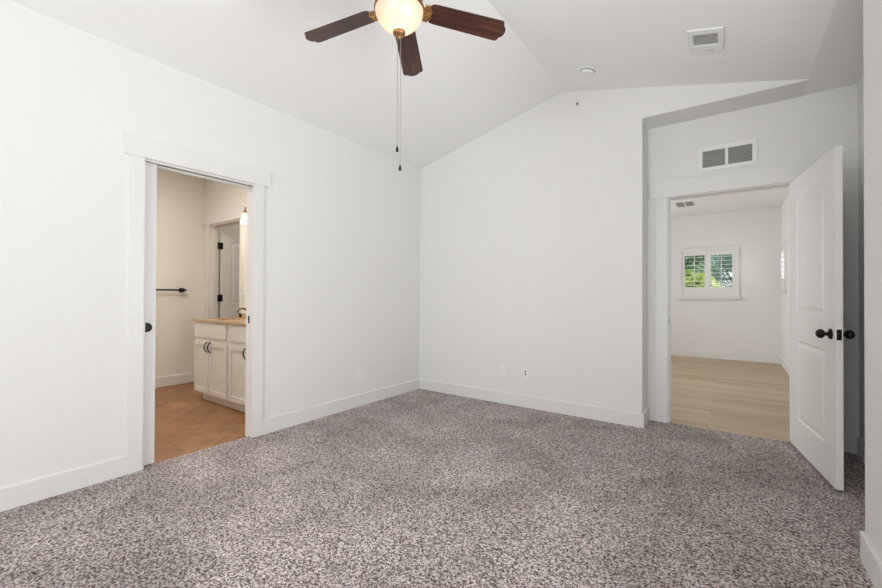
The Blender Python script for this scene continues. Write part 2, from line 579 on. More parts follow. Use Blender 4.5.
struct('trim_13', bx((DX0 - 0.135, JY0 - 0.024, DZ - 0.010, DX1 + 0.13, JY0, DZ + 0.137)), TRIM, bevel=0.0015)
# closet doorway in the bathroom
struct('trim_14', bx((TD0 - 0.09, BY1 - 0.016, -0.006, TD0, BY1, TDZ + 0.015)), TRIM, bevel=0.0015)
struct('trim_15', bx((TD1, BY1 - 0.016, -0.006, TD1 + 0.058, BY1, TDZ + 0.015)), TRIM, bevel=0.0015)
struct('trim_16', bx((TD0 - 0.145, BY1 - 0.024, TDZ + 0.015, TD1 + 0.065, BY1, TDZ + 0.16)), TRIM, bevel=0.0015)
struct('trim_17', bx((TD0 - 0.018, BY1, -0.006, TD0 - 0.0001, BY1 + 0.115, TDZ), (TD0 - 0.0001, BY1 + 0.03, -0.006, TD0 + 0.010, BY1 + 0.075, TDZ)), TRIM)

# ------------------------------------------------------------------ panel doors
def offset_poly(pts, d):
    out = []
    n = len(pts)
    for i in range(n):
        p0, p1, p2 = Vector(pts[i - 1]), Vector(pts[i]), Vector(pts[(i + 1) % n])
        e1, e2 = (p1 - p0).normalized(), (p2 - p1).normalized()
        n1, n2 = Vector((-e1.y, e1.x)), Vector((-e2.y, e2.x))
        k = (n1 + n2).normalized()
        out.append(tuple(p1 + k * (d / max(0.3, k.dot(n1)))))
    return out


def arch_outline(s0, s1, z0, z1, rise, n=20):
    pts = [(s0, z0), (s1, z0), (s1, z1)]
    if rise:
        for k in range(1, n):
            t = k / n
            s = s1 + (s0 - s1) * t
            pts.append((s, z1 + rise * math.sin(PI * t) ** 1.2))
    pts.append((s0, z1))
    return pts


def panel_slab(w, h, th, panels, z0=0.0):
    """molded door in local coordinates: x 0..w, y 0..th, z z0..h; panels on both faces"""
    bm = bmesh.new()
    for y, sg in ((0.0, 1), (th, -1)):
        loops = [[(0, z0), (w, z0), (w, h), (0, h)]] + panels
        edges = []
        for lp in loops:
            vs = [bm.verts.new((s, y, z)) for s, z in lp]
            edges += [bm.edges.new((vs[i], vs[(i + 1) % len(vs)])) for i in range(len(vs))]
        bmesh.ops.triangle_fill(bm, use_beauty=True, use_dissolve=False, edges=edges)
        for lp in panels:
            prev = [bm.verts.new((s, y, z)) for s, z in lp]
            for d, dep in ((0.012, 0.0055), (0.022, 0.0055), (0.050, 0.001)):
                q = offset_poly(lp, d)
                cur = [bm.verts.new((s, y + sg * dep, z)) for s, z in q]
                for i in range(len(cur)):
                    j = (i + 1) % len(cur)
                    bm.faces.new((prev[i], prev[j], cur[j], cur[i]))
                prev = cur
            bm.faces.new(prev)
    for (a, b) in (((0, z0), (w, z0)), ((w, z0), (w, h)), ((w, h), (0, h)), ((0, h), (0, z0))):
        bm.faces.new([bm.verts.new(c) for c in ((a[0], 0, a[1]), (b[0], 0, b[1]), (b[0], th, b[1]), (a[0], th, a[1]))])
    bmesh.ops.remove_doubles(bm, verts=bm.verts, dist=0.0002)
    return bm


# entry door: free edge E, hinged at the niche's right side, standing open into the room
E0 = Vector((3.6766, -0.613))
Hp = Vector((3.552, 0.262))
u = (Hp - E0).normalized()
WD = (Hp - E0).length
door = bpy.data.objects.new('door_1', None)
C.objects.link(door)
door['kind'] = 'structure'
door['label'] = 'white two-panel bedroom door standing open with black knobs'
# local x runs from the free edge to the hinge, local y to the right (away from the room)
ang = math.atan2(u.y, u.x)
door.location = (E0.x, E0.y, 0)
door.rotation_euler = (0, 0, ang)
TH = 0.035
slab = obj('door_slab', panel_slab(WD, 2.065, TH, [arch_outline(0.17, 0.715, 0.24, 0.835, 0), arch_outline(0.17, 0.715, 1.045, 1.875, 0.06)], 0.018), TRIM, door)
# local +y must point away from the viewer (to the right): with x along u, y = rot90(u) points left, so mirror
for v in slab.data.vertices: v.co.y = -v.co.y
slab.data.flip_normals()


def knob(parent, cx, z, y0, sg):
    M = Matrix.Translation((cx, y0, z)) @ Matrix.Rotation(R(-90 * sg), 4, 'X')
    bm = bmesh.new()
    lathe(bm, [(0.033, 0), (0.033, 0.005), (0.027, 0.011), (0.013, 0.014), (0.010, 0.024), (0.013, 0.029), (0.021, 0.033), (0.027, 0.041), (0.0285, 0.049), (0.027, 0.057), (0.021, 0.065), (0.012, 0.070), (0, 0.0715)], 28, M)
    return obj('door_knob', bm, BLACK, parent, smooth=True, label='black round door knob')


knob(door, 0.065, 0.937, 0.0, 1)
knob(door, 0.065, 0.937, -TH, -1)
bm = bx((-0.0015, -TH + 0.006, 0.905, 0.0005, -0.006, 0.969))
box(bm, -0.010, -TH / 2 - 0.007, 0.929, -0.001, -TH / 2 + 0.007, 0.947)
obj('latch_plate', bm, BLACK, door, label='black latch plate')
for z in (0.25, 1.04, 1.84):
    bm = bmesh.new()
    lathe(bm, [(0.0065, z - 0.045), (0.0065, z + 0.045)], 12, Matrix.Translation((WD + 0.004, -TH, 0)))
    obj('hinge', bm, BLACK, door)
for nm, xx in (('strike_plate', DX0 + 0.0181),):
    s_ = obj(nm, bx((xx, JY0 + 0.008, 0.905, xx + 0.001, JY0 + 0.034, 0.965)), BLACK)
    tag(s_, 'small dark strike plate on the jamb left of the open bedroom door', 'strike plate')

# sliding pocket door, mostly inside the wall
pd = bpy.data.objects.new('door_2', None)
C.objects.link(pd)
pd['kind'] = 'structure'
pd['label'] = 'white pocket door pulled almost fully into the wall'
PX0, PX1 = -0.064, -0.029
obj('door_slab', bx((PX0, -3.60, 0.012, PX1, -2.848, LZ - 0.012)), TRIM, pd, bevel=0.001)
bm = bmesh.new()
M = Matrix.Translation((PX1 - 0.001, -2.899, 0.94)) @ Matrix.Rotation(R(90), 4, 'Y')
lathe(bm, [(0.0, 0.0012), (0.020, 0.0012), (0.024, 0.004), (0.031, 0.004), (0.032, 0.0)], 32, M)
obj('flush_pull', bm, BLACK, pd, label='round black flush pull')
s_ = obj('strike_plate', bx((-0.066, LY1 - 0.0175, 0.928, -0.043, LY1 - 0.016, 0.990)), BLACK)
tag(s_, 'black strike plate on the right jamb of the bathroom doorway', 'strike plate')

# closet door in the bathroom, open away from the viewer
cdoor = bpy.data.objects.new('door_3', None)
C.objects.link(cdoor)
cdoor['kind'] = 'structure'
cdoor['label'] = 'white panel door standing open beyond the vanity'
cdoor.location = (-2.497, BY1 + 0.118, 0)
cdoor.rotation_euler = (0, 0, R(89))
WC = 0.755
cs = obj('door_slab', panel_slab(WC, 2.045, TH, [arch_outline(0.13, WC - 0.13, 0.24, 0.82, 0), arch_outline(0.13, WC - 0.13, 1.045, 1.885, 0.05)], 0.012), TRIM, cdoor)
for v in cs.data.vertices: v.co.y = v.co.y - TH; v.co.x += 0.012
for z in (0.28, 1.12, 1.83):
    bm = bx((-0.032, -TH - 0.0035, z - 0.045, 0.034, -TH + 0.004, z + 0.045))
    lathe(bm, [(0.007, z - 0.048), (0.007, z + 0.048)], 12, Matrix.Translation((-0.006, -TH - 0.004, 0)))
    obj('hinge', bm, BLACK, cdoor, label='black hinge')

# ------------------------------------------------------------------ windows
def shuttered(name, n, axis, plane, sg, a0, a1, z0, z1, panels, label, depth=0.14):
    """window in a wall whose inner face is `plane`; sg points into the room"""
    root = bpy.data.objects.new(name, None)
    C.objects.link(root)
    root['kind'] = 'structure'
    root['label'] = label
    def P(a, d, z): return (a, plane + sg * d, z) if axis == 1 else (plane + sg * d, a, z)
    def B(bm, aa, da, za, ab, db, zb):
        p, q = P(aa, da, za), P(ab, db, zb)
        box(bm, min(p[0], q[0]), min(p[1], q[1]), za, max(p[0], q[0]), max(p[1], q[1]), zb)
    t = 0.05
    bm = bmesh.new()
    for r in ((a0 - 0.01, z0 - 0.01, a1 + 0.01, z0 + t), (a0 - 0.01, z1 - t, a1 + 0.01, z1 + 0.01), (a0 - 0.01, z0 + t, a0 + t - 0.01, z1 - t), (a1 - t + 0.01, z0 + t, a1 + 0.01, z1 - t)):
        B(bm, r[0], -0.02, r[1], r[2], 0.028, r[3])
    obj('shutter_frame', bm, TRIM, root, bevel=0.002)
    bm = bmesh.new()
    B(bm, a0 - 0.045, -0.0, z0 - 0.045, a1 + 0.045, 0.055, z0 - 0.015)
    B(bm, a0 - 0.02, 0.0, z0 - 0.085, a1 + 0.02, 0.014, z0 - 0.045)
    obj('window_sill', bm, TRIM, root, bevel=0.002)
    for (pa, pb) in panels:
        st, rt, rb = 0.045, 0.085, 0.13
        zA, zB = z0 + t, z1 - t
        bm = bmesh.new()
        B(bm, pa, -0.012, zA, pa + st, 0.016, zB)
        B(bm, pb - st, -0.012, zA, pb, 0.016, zB)
        B(bm, pa + st, -0.012, zA, pb - st, 0.016, zA + rb)
        B(bm, pa + st, -0.012, zB - rt, pb - st, 0.016, zB)
        sp = obj('shutter_panel', bm, TRIM, root, bevel=0.0015)
        lo, hi = zA + rb, zB - rt
        k = max(5, int(round((hi - lo) / 0.075)))
        bm = bmesh.new()
        for i in range(k):
            zc = lo + (i + 0.5) * (hi - lo) / k
            hw, ht = 0.030, 0.0035
            pr = [(-hw, -0.4 * ht), (-hw * 0.4, -ht), (hw * 0.4, -ht), (hw, -0.4 * ht), (hw, 0.4 * ht), (hw * 0.4, ht), (-hw * 0.4, ht), (-hw, 0.4 * ht)]
            tl = -0.05
            prism(bm, [(c[0] * math.cos(tl) - c[1] * math.sin(tl), zc + c[0] * math.sin(tl) + c[1] * math.cos(tl)) for c in pr], lambda uu, vv, tt: P(tt, uu, vv), pa + st + 0.001, pb - st - 0.001)
        obj('louver', bm, TRIM, sp)['kind'] = 'stuff'
        bm = bmesh.new()
        mid = (pa + pb) / 2
        B(bm, mid - 0.006, 0.031, lo + 0.02, mid + 0.006, 0.041, hi - 0.01)
        obj('tilt_rod', bm, TRIM, sp)
    bm = bmesh.new()
    f = 0.035
    mid = (a0 + a1) / 2
    for r in ((a0, z0, a1, z0 + f), (a0, z1 - f, a1, z1), (a0, z0 + f, a0 + f, z1 - f), (a1 - f, z0 + f, a1, z1 - f), (mid - 0.02, z0 + f, mid + 0.02, z1 - f)):
        B(bm, r[0], -depth + 0.01, r[1], r[2], -depth + 0.06, r[3])
    obj('window_frame', bm, TRIM, root)
    bm = bmesh.new()
    B(bm, a0 + f, -depth + 0.03, z0 + f, a1 - f, -depth + 0.034, z1 - f)
    obj('window_pane', bm, GLASS, root)
    return root


mid = (W1[0] + W1[2]) / 2
shuttered('window_1', 1, 1, FY, -1, W1[0], W1[2], W1[1], W1[3], [(W1[0] + 0.04, mid - 0.004), (mid + 0.004, W1[2] - 0.04)], 'white shuttered window facing the open door')
shuttered('window_2', 2, 0, FX1, -1, W2[0], W2[2], W2[1], W2[3], [(W2[0] + 0.04, W2[2] - 0.04)], 'narrow shuttered window on the far room side wall')


def plain_window(name, axis, plane, sg, a0, a1, z0, z1, depth, mull):
    root = bpy.data.objects.new(name, None)
    C.objects.link(root)
    root['kind'] = 'structure'
    def B(bm, aa, da, za, ab, db, zb):
        p = (aa, plane + sg * da) if axis == 1 else (plane + sg * da, aa)
        q = (ab, plane + sg * db) if axis == 1 else (plane + sg * db, ab)
        box(bm, min(p[0], q[0]), min(p[1], q[1]), za, max(p[0], q[0]), max(p[1], q[1]), zb)
    bm = bmesh.new()
    f = 0.045
    B(bm, a0, -depth, z0, a1, -depth + 0.05, z0 + f)
    B(bm, a0, -depth, z1 - f, a1, -depth + 0.05, z1)
    B(bm, a0, -depth, z0 + f, a0 + f, -depth + 0.05, z1 - f)
    B(bm, a1 - f, -depth, z0 + f, a1, -depth + 0.05, z1 - f)
    for t in range(1, mull):
        x = a0 + (a1 - a0) * t / mull
        B(bm, x - 0.02, -depth, z0 + f, x + 0.02, -depth + 0.05, z1 - f)
    obj('window_frame', bm, TRIM, root)
    bm = bmesh.new()
    B(bm, a0 + f, -depth + 0.02, z0 + f, a1 - f, -depth + 0.024, z1 - f)
    obj('window_pane', bm, GLASS, root)
    bm = bmesh.new()
    B(bm, a0 - 0.04, 0, z0 - 0.03, a1 + 0.04, 0.04, z0)
    obj('window_sill', bm, TRIM, root)


plain_window('window_3', 0, NW, -1, WR[0], WR[2], WR[1], WR[3], 0.27, 3)  # unseen window beside the camera, placed and sized for its daylight
plain_window('window_4', 1, YREAR, 1, 1.3, 3.4, 0.25, 2.35, 0.14, 3)  # unseen window behind the camera, moved and sized to spread daylight
plain_window('added_window', 0, FX0, 1, W3[0], W3[2], W3[1], W3[3], 0.13, 3)  # added out of view to let light into the far room

# ------------------------------------------------------------------ greenery outside the far window
def tree(name, x, y, z, r, h, mat, label, n, seed):
    rnd = random.Random(seed)
    root = thing(name, label, 'tree', (x, y, -0.3), group=None)
    bm = bmesh.new()
    tube(bm, [(0, 0, 0), (0.03, 0.02, z * 0.6), (0, 0, z + 0.3)], [0.09, 0.07, 0.03])
    for k in range(6):
        a = rnd.random() * 6.28
        tube(bm, [(0, 0, z * 0.7), (0.6 * r * math.cos(a), 0.6 * r * math.sin(a), z + 0.5 * h * rnd.random())], [0.035, 0.012], 6)
    obj('trunk', bm, BARK, root)
    bm = bmesh.new()
    cl = [(Vector((rnd.uniform(-1, 1) * r * .8, rnd.uniform(-1, 1) * r * .8, z + 0.3 + rnd.uniform(-1, 1) * h * .8)), rnd.uniform(.25, .5) * r) for _ in range(22)]
    for i in range(n):
        c, cr = rnd.choice(cl)
        d = Vector((rnd.gauss(0, 1), rnd.gauss(0, 1), rnd.gauss(0, 1))).normalized() * cr * rnd.random() ** 0.4
        p = c + d
        a = Vector((rnd.gauss(0, 1), rnd.gauss(0, 1), rnd.gauss(0, 1))).normalized()
        b = a.orthogonal().normalized()
        s = rnd.uniform(0.04, 0.075)
        bm.faces.new([bm.verts.new(q) for q in (p - a * s, p + b * s * .5, p + a * s, p - b * s * .5)])
    obj('foliage', bm, mat, root)
    return root


BARK = plain('bark', (0.12, 0.08, 0.05), 0.9, bump=0.6, scale=30)
LEAF1 = leaf_mat('leaf_green', (0.14, 0.30, 0.14), (0.40, 0.58, 0.32))
LEAF3 = leaf_mat('leaf_blue_green', (0.13, 0.24, 0.17), (0.34, 0.50, 0.38))
LEAF2 = leaf_mat('leaf_yellow', (0.35, 0.50, 0.08), (0.66, 0.74, 0.20))
tree('leafy_tree', 1.95, 8.9, 2.0, 0.80, 1.1, LEAF1, 'dark green tree seen through the left shutter of the far window', 5000, 3)
tree('leafy_tree', 3.35, 11.2, 2.2, 1.05, 1.3, LEAF3, 'dark green tree seen through the right shutter of the far window', 6500, 5)
tree('leafy_bush', 2.55, 7.1, 1.30, 0.60, 0.45, LEAF2, 'yellow-green bush low outside the far shuttered window', 4200, 9)
struct('floor_outdoor', bx((-6, FY + 0.2, -0.4, 10, 16, -0.3)), leaf_mat('lawn', (0.10, 0.16, 0.05), (0.18, 0.25, 0.09)))

# ------------------------------------------------------------------ ceiling fan
HX, HY, HZ = XR - 0.002, -2.425, 2.603
fan = thing('ceiling_fan', 'five-blade ceiling fan with dark wood blades, glowing glass bowl and two pull chains', 'ceiling fan', (HX, HY, HZ))
bm = bmesh.new()
lathe(bm, [(0.0, RIDGE - HZ), (0.075, RIDGE - HZ - 0.01), (0.075, RIDGE - HZ - 0.05), (0.05, RIDGE - HZ - 0.085), (0.018, RIDGE - HZ - 0.10)], 32)
obj('ceiling_canopy', bm, BRONZE, fan, smooth=True)
bm = bmesh.new()
lathe(bm, [(0.013, 0.20), (0.013, RIDGE - HZ - 0.09)], 16)
obj('downrod', bm, BRONZE, fan, smooth=True)
bm = bmesh.new()
lathe(bm, [(0.0, 0.225), (0.05, 0.22), (0.09, 0.195), (0.125, 0.16), (0.128, 0.10), (0.118, 0.065), (0.10, 0.05), (0.06, 0.045), (0.055, 0.02), (0.0, 0.02)], 40)
obj('motor_housing', bm, BRONZE, fan, smooth=True)
bm = bmesh.new()
lathe(bm, [(0.0, 0.022), (0.092, 0.02), (0.126, 0.012), (0.127, 0.004), (0.09, 0.006), (0.0, 0.008)], 40)
obj('light_fitter', bm, BRONZE, fan, smooth=True)
# glass bowl, a thin shell
outer = [(0.1255, 0.004), (0.1225, -0.012), (0.112, -0.038), (0.094, -0.062), (0.068, -0.084), (0.040, -0.099), (0.012, -0.106)]
outer = [(r * 0.97, z * 0.97 - 0.008) for r, z in outer]
inner = [(r - 0.003 if r > 0.02 else r, z + 0.003) for r, z in outer]
bm = bmesh.new()
lathe(bm, outer + inner[::-1], 48, cap=False)
obj('glass_bowl', bm, BOWL, fan, smooth=True, label='frosted glass bowl lit from within')
bm = bmesh.new()
ball(bm, (0, 0, -0.055), 0.022, 16, sz=1.2)
obj('light_bulb', bm, BULB, fan, smooth=True)
bm = bmesh.new()
lathe(bm, [(0, -0.146), (0.004, -0.144), (0.007, -0.138), (0.010, -0.132), (0.024, -0.127), (0.031, -0.119), (0.033, -0.111), (0.022, -0.105), (0.0, -0.104)], 28)
obj('finial', bm, BRONZE, fan, smooth=True)
A0 = R(194.4)
PITCH = R(-11)
for k in range(5):
    a = A0 - k * 2 * PI / 5
    bl_root = Matrix.Rotation(a, 4, 'Z') @ Matrix.Translation((0, 0, 0.026)) @ Matrix.Rotation(R(4.0), 4, 'Y') @ Matrix.Rotation(PITCH, 4, 'X')
    # blade outline in local x (outward) and y
    o1, o2 = 0.150, 0.574
    hw0, hw1 = 0.057, 0.064
    pts = [(o1 + 0.015, -hw0 + 0.004), (o1 + 0.035, -hw0), (o2 - 0.036, -hw1), (o2 - 0.028, -hw1 + 0.003), (o2 - 0.022, -hw1 + 0.010), (o2 - 0.018, -0.038), (o2 - 0.006, -0.028),
           (o2, -0.014), (o2 + 0.002, 0.0), (o2, 0.014), (o2 - 0.006, 0.028), (o2 - 0.018, 0.038), (o2 - 0.022, hw1 - 0.010), (o2 - 0.028, hw1 - 0.003), (o2 - 0.036, hw1), (o1 + 0.035, hw0), (o1 + 0.015, hw0 - 0.004), (o1, 0.03), (o1 - 0.004, 0), (o1, -0.03)]
    bm = bmesh.new()
    prism(bm, pts, lambda uu, vv, t: (uu, vv, t), -0.003, 0.003)
    b = obj('blade', bm, BLADE, fan, bevel=0.001)
    b.matrix_local = bl_root
    # blade iron: arm with a scalloped, scrolled medallion below the blade root
    bm = bmesh.new()
    out = []
    for i in range(33):
        t = -PI / 2 + PI * i / 32
        rr = 0.050 + 0.007 * math.cos(6 * t)
        out.append((0.139 + 0.50 * rr * math.cos(t), rr * math.sin(t)))
    out = [(0.128, 0.047)] + out[::-1] + [(0.128, -0.047)]
    prism(bm, out, lambda uu, vv, t: (uu, vv, t), -0.008, -0.0035)
    box(bm, 0.118, -0.016, -0.006, 0.14, 0.016, 0.006)
    tube(bm, [(0.092, 0, 0.045), (0.115, 0, 0.028), (0.13, 0, 0.002), (0.15, 0, -0.006)], 0.011)
    for sg in (-1, 1):
        tube(bm, [(0.132 + 0.016 * math.cos(q) * (1 - q / 14), sg * (0.022 + 0.013 * math.sin(q) * (1 - q / 14)), -0.010) for q in [x * 0.4 for x in range(22)]], 0.0028, 6)
        tube(bm, [(0.150, sg * 0.004, -0.009), (0.166, sg * 0.014, -0.0105), (0.160, sg * 0.030, -0.0105), (0.146, sg * 0.044, -0.009), (0.130, sg * 0.046, -0.008)], 0.0035, 6)
    ir = obj('blade_arm', bm, GOLD, fan, bevel=0)
    ir.matrix_local = bl_root
for (dx, dy, zl) in ((-0.0066, -0.0046, 1.889), (0.0058, 0.0042, 1.794)):
    bm = bmesh.new()
    top = -0.130
    bot = zl - HZ
    tube(bm, [(dx * 0.6, dy * 0.6, top + 0.012), (dx, dy, top), (dx, dy, bot + 0.02)], 0.0014, 6)
    for i in range(0, 100):
        z = top + (bot + 0.02 - top) * i / 100
        bmesh.ops.create_icosphere(bm, subdivisions=1, radius=0.0021, matrix=Matrix.Translation((dx, dy, z)))
    ch = obj('pull_chain', bm, CHAIN, fan)
    bm = bmesh.new()
    lathe(bm, [(0.0, 0.028), (0.003, 0.026), (0.0055, 0.018), (0.0075, 0.006), (0.006, -0.002), (0.0, -0.004)], 16, Matrix.Translation((dx, dy, bot)))
    obj('chain_knob', bm, BLACK, ch, smooth=True)
point('fan_bulb_light', (HX, HY, HZ - 0.060), 1.3, (1.0, 0.72, 0.50), 0.026)

# ------------------------------------------------------------------ ceiling and wall fittings
def slope_matrix(x, y):
    z = RIDGE - SL * (x - XR)
    n = Vector((SL, 0, 1)).normalized() * -1   # pointing down into the room
    ax = Vector((1, 0, -SL)).normalized()
    ay = n.cross(ax)
    M = Matrix.Identity(4)
    for i in range(3): M[i][0], M[i][1], M[i][2], M[i][3] = ax[i], ay[i], n[i], (x, y, z)[i]
    return M


# supply register on the right slope
Mv = slope_matrix(3.037, -0.703)
reg = thing('ceiling_register', 'white louvred air register on the sloped ceiling', 'vent', (3.037, -0.703, RIDGE - SL * (3.037 - XR)))
Mi = Matrix.Translation(-reg.location) @ Mv
def reg_box(name, boxes, mat, bevel=0.0):
    return obj(name, bx(*boxes, M=Mi), mat, reg, bevel=bevel)
hx, hy = 0.103, 0.143
reg_box('register_frame', [(-hx, -hy, 0.0, hx, -0.055, 0.012), (-hx, 0.085, 0.0, hx, hy, 0.012), (-hx, -0.055, 0, -0.070, 0.085, 0.012), (0.070, -0.055, 0, hx, 0.085, 0.012)], PLAST, 0.003)
# the slots face the back of the room, blades run along the slope
reg_box('register_backing', [(-0.070, -0.055, 0.0, 0.070, 0.085, 0.0015)], DUCT)
reg_box('register_fin', [(-0.070, -0.050 + 0.0145 * i, 0.0015, 0.070, -0.0488 + 0.0145 * i, 0.006) for i in range(9)], FIN)
reg_box('damper_lever', [(0.01, -0.112, 0.012, 0.045, -0.107, 0.019)], FIN)

# smoke detector
Ms = slope_matrix(2.172, -0.405)
det = thing('smoke_detector', 'round white smoke detector on the ceiling near the ridge', 'smoke detector', (2.172, -0.405, RIDGE - SL * (2.172 - XR)))
Md = Matrix.Translation(-det.location) @ Ms
bm = bmesh.new()
lathe(bm, [(0.074, 0.0), (0.074, 0.006), (0.070, 0.010), (0.0, 0.010)], 40, Md)
obj('base_plate', bm, PLAST, det)
bm = bmesh.new()
lathe(bm, [(0.0605, 0.010), (0.058, 0.016)], 40, Md)
obj('sensor_slot', bm, DUCT, det)
bm = bmesh.new()
lathe(bm, [(0.058, 0.015), (0.055, 0.030), (0.046, 0.037), (0.0, 0.038)], 40, Md)
obj('cover', bm, PLAST, det, smooth=False)

# return-air grille above the entry door
GX0, GX1, GZ0, GZ1 = 2.940, 3.352, 2.268, 2.484
gr = thing('return_air_grille', 'white two-section return grille on the wall above the bedroom door', 'vent', ((GX0 + GX1) / 2, NICHE_D, GZ0))
def gb(name, boxes, mat, bevel=0.0):
    ox, oy, oz = gr.location
    return obj(name, bx(*[(a - ox, b - oy, c - oz, d - ox, e - oy, f - oz) for a, b, c, d, e, f in boxes]), mat, gr, bevel=bevel)
fy = NICHE_D - 0.012
m_ = 3.143
gb('grille_frame', [(GX0, fy, GZ0, GX1, NICHE_D, GZ0 + 0.032), (GX0, fy, GZ1 - 0.042, GX1, NICHE_D, GZ1), (GX0, fy, GZ0 + 0.032, GX0 + 0.030, NICHE_D, GZ1 - 0.042), (GX1 - 0.034, fy, GZ0 + 0.032, GX1, NICHE_D, GZ1 - 0.042), (m_ - 0.011, fy, GZ0 + 0.032, m_ + 0.011, NICHE_D, GZ1 - 0.042)], PLAST, 0.002)
for (a, b) in ((GX0 + 0.030, m_ - 0.011), (m_ + 0.011, GX1 - 0.034)):
    gb('grille_backing', [(a, NICHE_D - 0.0015, GZ0 + 0.032, b, NICHE_D - 0.0002, GZ1 - 0.042)], DUCT)
    gb('grille_fins', [(a, fy + 0.002, GZ0 + 0.037 + 0.0118 * i, b, NICHE_D - 0.002, GZ0 + 0.0395 + 0.0118 * i) for i in range(12)], FIN)

# little sensor plate high on the back wall
sm = thing('wall_sensor', 'tiny square sensor high on the back wall under the ridge', 'sensor', (1.961, 0, 3.037))
obj('sensor_plate', bx((-0.016, -0.006, -0.016, 0.016, 0, 0.016)), plain('sensor_grey', (0.55, 0.54, 0.51), 0.5), sm, bevel=0.002)
bm = bmesh.new()
lathe(bm, [(0.008, 0), (0.008, 0.003), (0, 0.0035)], 16, Matrix.Translation((0, -0.006, 0)) @ Matrix.Rotation(R(90), 4, 'X'))
obj('sensor_eye', bm, DARK, sm)


def outlet(loc, rotz, label, cat, kind):
    t = thing('wall_outlet' if kind != 'coax' else 'cable_jack', label, cat, loc, (0, 0, rotz))
    # local -y faces the room
    obj('cover_plate', bx((-0.036, -0.006, -0.058, 0.036, 0, 0.058)), PLAST, t, bevel=0.003)
    if kind == 'duplex':
        for z in (-0.027, 0.020):
            s = obj('socket', bx((-0.017, -0.0085, z - 0.016, 0.017, -0.006, z + 0.016)), PLAST, t, bevel=0.001)
            for q in ((-0.008, z - 0.004, -0.0055, z + 0.007), (0.0055, z - 0.004, 0.008, z + 0.007), (-0.0025, z - 0.012, 0.0025, z - 0.008)):
                obj('slot', bx((q[0], -0.0092, q[1], q[2], -0.0085, q[3])), DARK, s)
    elif kind == 'phone':
        for z in (-0.014, 0.014):
            obj('jack_port', bx((-0.0075, -0.0075, z - 0.0075, 0.0075, -0.006, z + 0.0075)), DARK, t)
    elif kind == 'decora':
        s = obj('socket', bx((-0.0165, -0.008, -0.033, 0.0165, -0.006, 0.033)), PLAST, t, bevel=0.001)
        for a, z in ((-0.008, -0.022), (0.006, -0.022), (-0.008, 0.012), (0.006, 0.012)):
            obj('slot', bx((a, -0.0086, z, a + 0.002, -0.008, z + 0.009)), DUCT, s)
    return t


outlet((1.154, 0, 0.352), 0, 'white outlet low on the back wall, nearer the room corner', 'outlet', 'decora')
outlet((1.427, 0, 0.357), 0, 'white jack plate with two dark ports low on the back wall', 'outlet', 'phone')
outlet((0, -1.005, 0.35), R(90), 'white outlet low on the wall right of the bathroom doorway', 'outlet', 'decora')
outlet((3.33, FY, 0.30), 0, 'white outlet low on the far room wall below the shuttered window', 'outlet', 'duplex')
outlet((-1.595, BY1, 1.19), 0, 'white outlet beside the mirror above the vanity', 'outlet', 'duplex')
# register on the far room ceiling
fr = thing('ceiling_register', 'small dark-slotted register on the far room ceiling', 'vent', (2.535, 4.10, EAVE))
bm = bmesh.new()
obj('register_frame', bx((-0.15, -0.23, -0.006, 0.15, -0.20, 0), (-0.15, 0.20, -0.006, 0.15, 0.23, 0), (-0.15, -0.20, -0.006, -0.122, 0.20, 0), (0.122, -0.20, -0.006, 0.15, 0.20, 0), (-0.010, -0.20, -0.006, 0.010, 0.20, 0)), PLAST, fr)
obj('register_backing', bx((-0.122, -0.20, -0.002, 0.122, 0.20, 0)), DUCT, fr)
bm.free()

# ------------------------------------------------------------------ bathroom vanity
VX0, VX1, VY0, VY1 = -1.700, -0.125, -1.885, BY1 - 0.001
van = thing('bathroom_vanity', 'white vanity cabinet with black arched pulls under a tan countertop', 'vanity cabinet', (VX0, VY0, -0.006))
def vb(name, boxes, mat, parent=van, bevel=0.0):
    return obj(name, bx(*[(a - VX0, b - VY0, c + 0.006, d - VX0, e - VY0, f + 0.006) for a, b, c, d, e, f in boxes]), mat, parent, bevel=bevel)
vb('carcass', [(VX0, VY0, 0.10, VX1, VY1, 0.868)], CABW, bevel=0.001)
vb('toe_kick', [(VX0 + 0.05, VY0 + 0.055, -0.006, VX1, VY1, 0.10)], CABW)
def shaker(x0, x1, z0, z1):
    y0, y1 = VY0 - 0.018, VY0
    f = 0.048
    d = vb('cabinet_door', [(x0, y0, z0, x0 + f, y1, z1), (x1 - f, y0, z0, x1, y1, z1), (x0 + f, y0, z0, x1 - f, y1, z0 + f), (x0 + f, y0, z1 - f, x1 - f, y1, z1), (x0 + f, y0 + 0.010, z0 + f, x1 - f, y1, z1 - f)], CABW, bevel=0.0012)
    return d
def pull(d, x, z):
    pts = []
    for i in range(13):
        t = i / 12
        pts.append((x - VX0 + 0.0, VY0 - 0.018 - VY0 - 0.030 * math.sin(PI * t) ** 0.7, z + 0.006 - 0.055 + 0.11 * t))
    bm = bmesh.new()
    tube(bm, pts, [0.0075 if i in (0, 12) else 0.0064 for i in range(13)], 8)
    obj('pull_handle', bm, BLACK, d, smooth=True, label='black arched pull')
d1 = shaker(VX0 + 0.006, -1.375, 0.098, 0.66); pull(d1, -1.398, 0.60)
d2 = shaker(-1.358, -0.985, 0.098, 0.66); pull(d2, -1.322, 0.60)
d3 = shaker(-0.935, -0.545, 0.098, 0.66); pull(d3, -0.60, 0.60)
d4 = shaker(-0.525, -0.135, 0.098, 0.66); pull(d4, -0.495, 0.60)
vb('drawer_front', [(VX0 + 0.006, VY0 - 0.018, 0.70, -1.005, VY0, 0.862)], CABW, bevel=0.003)
vb('drawer_front', [(-0.935, VY0 - 0.018, 0.70, -0.135, VY0, 0.862)], CABW, bevel=0.003)
